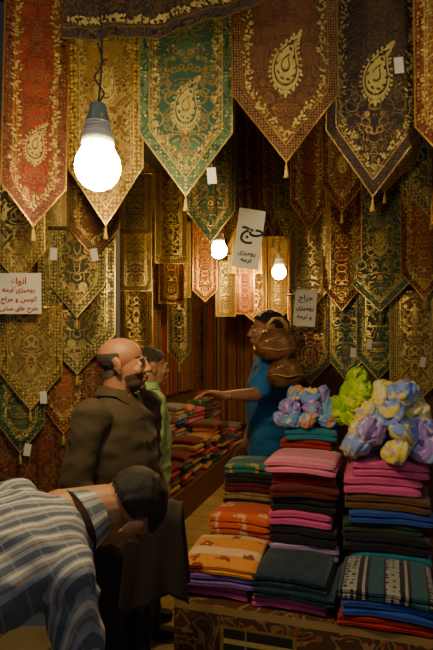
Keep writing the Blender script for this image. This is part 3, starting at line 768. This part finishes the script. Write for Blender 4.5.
for f in(fn,ff): P.append(lof([(f+V((-.06,-.05,-.04)),V((.02,-.025,0)),(0,0,.03)),(f+V((-.02,-.02,-.035)),V((.025,-.03,0)),(0,0,.042)),(f+V((.05,.04,-.04)),V((.027,-.032,0)),(0,0,.036)),(f+V((.12,.11,-.055)),V((.028,-.03,0)),(0,0,.02))]))
blob('shoes',P,.009,[HAIR],e)
hc=V((-.285,1.60,1.13)); fw=V((-.06,.42,-.9)).normalized(); up=V((.88,.42,.10)); up=(up-fw*up.dot(fw)).normalized(); rt_=fw.cross(up)
hm=Matrix(((rt_.x,fw.x,up.x,hc.x),(rt_.y,fw.y,up.y,hc.y),(rt_.z,fw.z,up.z,hc.z),(0,0,0,1)))@Matrix.Scale(1.12,4)
head(e,hm,SK2,HAIR,'full')
nb_=hc-up*.07-fw*.03
blob('neck',[cap(at(.9),nb_,.066,.058)],.008,[SK2],e)
mb=MB()
nd=(nb_-at(.96)).normalized(); na=nd.orthogonal().normalized(); nb=nd.cross(na); cc=at(1.0)+nd*.03
mb.grid(30,4,lambda u,v:((cc+(na*math.cos(u*TAU)+nb*math.sin(u*TAU))*(.076+.022*v)+nd*(.040-.06*v)),(u*.3,v*.05,0)),PLAID); mb.obj('collar',e)

# dark jacket draped over the bald man's forearm
JK=cloth('jacket_dark',(.03,.02,.016))
mb=MB()
j0=V((-.31,1.88,1.03)); j1=V((-.12,1.90,1.00)); jd=(j1-j0); side=V((0,-1,0))
def fj(u,v):
    a=j0+jd*(u*1.0-.02); s_=(v-.5)*2; rr=.055
    if abs(s_)<.25: t=s_/.25*math.pi/2; off=side*(math.sin(t)*rr)+V((0,0,math.cos(t)*rr))
    else:
        q=(abs(s_)-.25)/.75; off=side*math.copysign(rr+.015*q+.012*math.sin(u*14+s_*2)*q,s_)+V((0,0,-q*(.29+.04*math.sin(u*5+s_))))+jd*(q*.25*(u-.5))
    n=.008*noise.noise(V((u*6,v*9,1)))
    return a+off+V((0,0,n)),(u,v,0)
mb.grid(30,50,fj,JK)
ob=mb.obj('dark_jacket'); sm_=ob.modifiers.new('thick','SOLIDIFY'); sm_.thickness=.012; sm_.offset=0

# brown brocade bags carried on the seller's shoulder
BAG=brocade('bag_brocade',(.20,.075,.03),(.42,.22,.07),(.3,.05,.02),(.12,.05,.02),14,2.0,5,.10)
mb=MB()
def bundle(c,rx,ry,rz,m):
    vs=[];N_=30;Mh=22
    for i in range(N_+1):
        t=-math.pi/2+math.pi*i/N_; ct=abs(math.cos(t))**.6; st=math.copysign(abs(math.sin(t))**.8,math.sin(t))
        for j in range(Mh*2):
            q=TAU*j/(Mh*2); cq=math.copysign(abs(math.cos(q))**.75,math.cos(q)); sq=math.copysign(abs(math.sin(q))**.75,math.sin(q))
            p=V((ct*cq,ct*sq,st))
            k=1+.035*math.sin(q*9+t*3)*math.cos(t)+.10*noise.noise(p*2+V(c))
            w_=1-.22*max(0,p.z)
            vs.append(V((c[0]+p.x*rx*k*w_,c[1]+p.y*ry*k,c[2]+p.z*rz*k)))
    n=Mh*2
    mb.add(vs,[(i*n+j,i*n+(j+1)%n,(i+1)*n+(j+1)%n,(i+1)*n+j) for i in range(N_) for j in range(n)],m,[(v.x-c[0],v.z-c[2],.2) for v in vs])
bundle((.345,3.0,1.625),.122,.085,.088,BAG); bundle((.40,3.0,1.465),.105,.07,.085,BAG)
for cx,cz,rx in((.345,1.60,.128),(.40,1.45,.110)):
    mb.tube([(cx+rx*math.cos(a),3.0+.09*math.sin(a),cz+.006*math.sin(a*5)) for a in [TAU*i/24 for i in range(25)]],.006,M_goldd,8)
for o_ in(-.05,.05):
    mb.tube([(.29,3.0+o_,1.69),(.295,3.0+o_,1.74),(.33,3.0+o_,1.775),(.37,3.0+o_,1.775),(.40,3.0+o_,1.74),(.405,3.0+o_,1.69)],.007,M_goldd,8)
mb.obj('carried_cloth_bag')

# ------------------------------------------------------------------ world & camera
w=bpy.data.worlds.new('bazaar_dusk'); bpy.context.scene.world=w; w.use_nodes=True
bg=w.node_tree.nodes['Background']; bg.inputs[0].default_value=(.6,.7,1,1); bg.inputs[1].default_value=.12
cam=bpy.data.cameras.new('camera'); co=bpy.data.objects.new('camera',cam); C.objects.link(co)
co.location=(0,0,1.65); co.rotation_euler=(math.pi/2,0,0); cam.sensor_width=36; cam.clip_start=.05
cam.lens=28.8; cam.shift_y=15/650
bpy.context.scene.camera=co
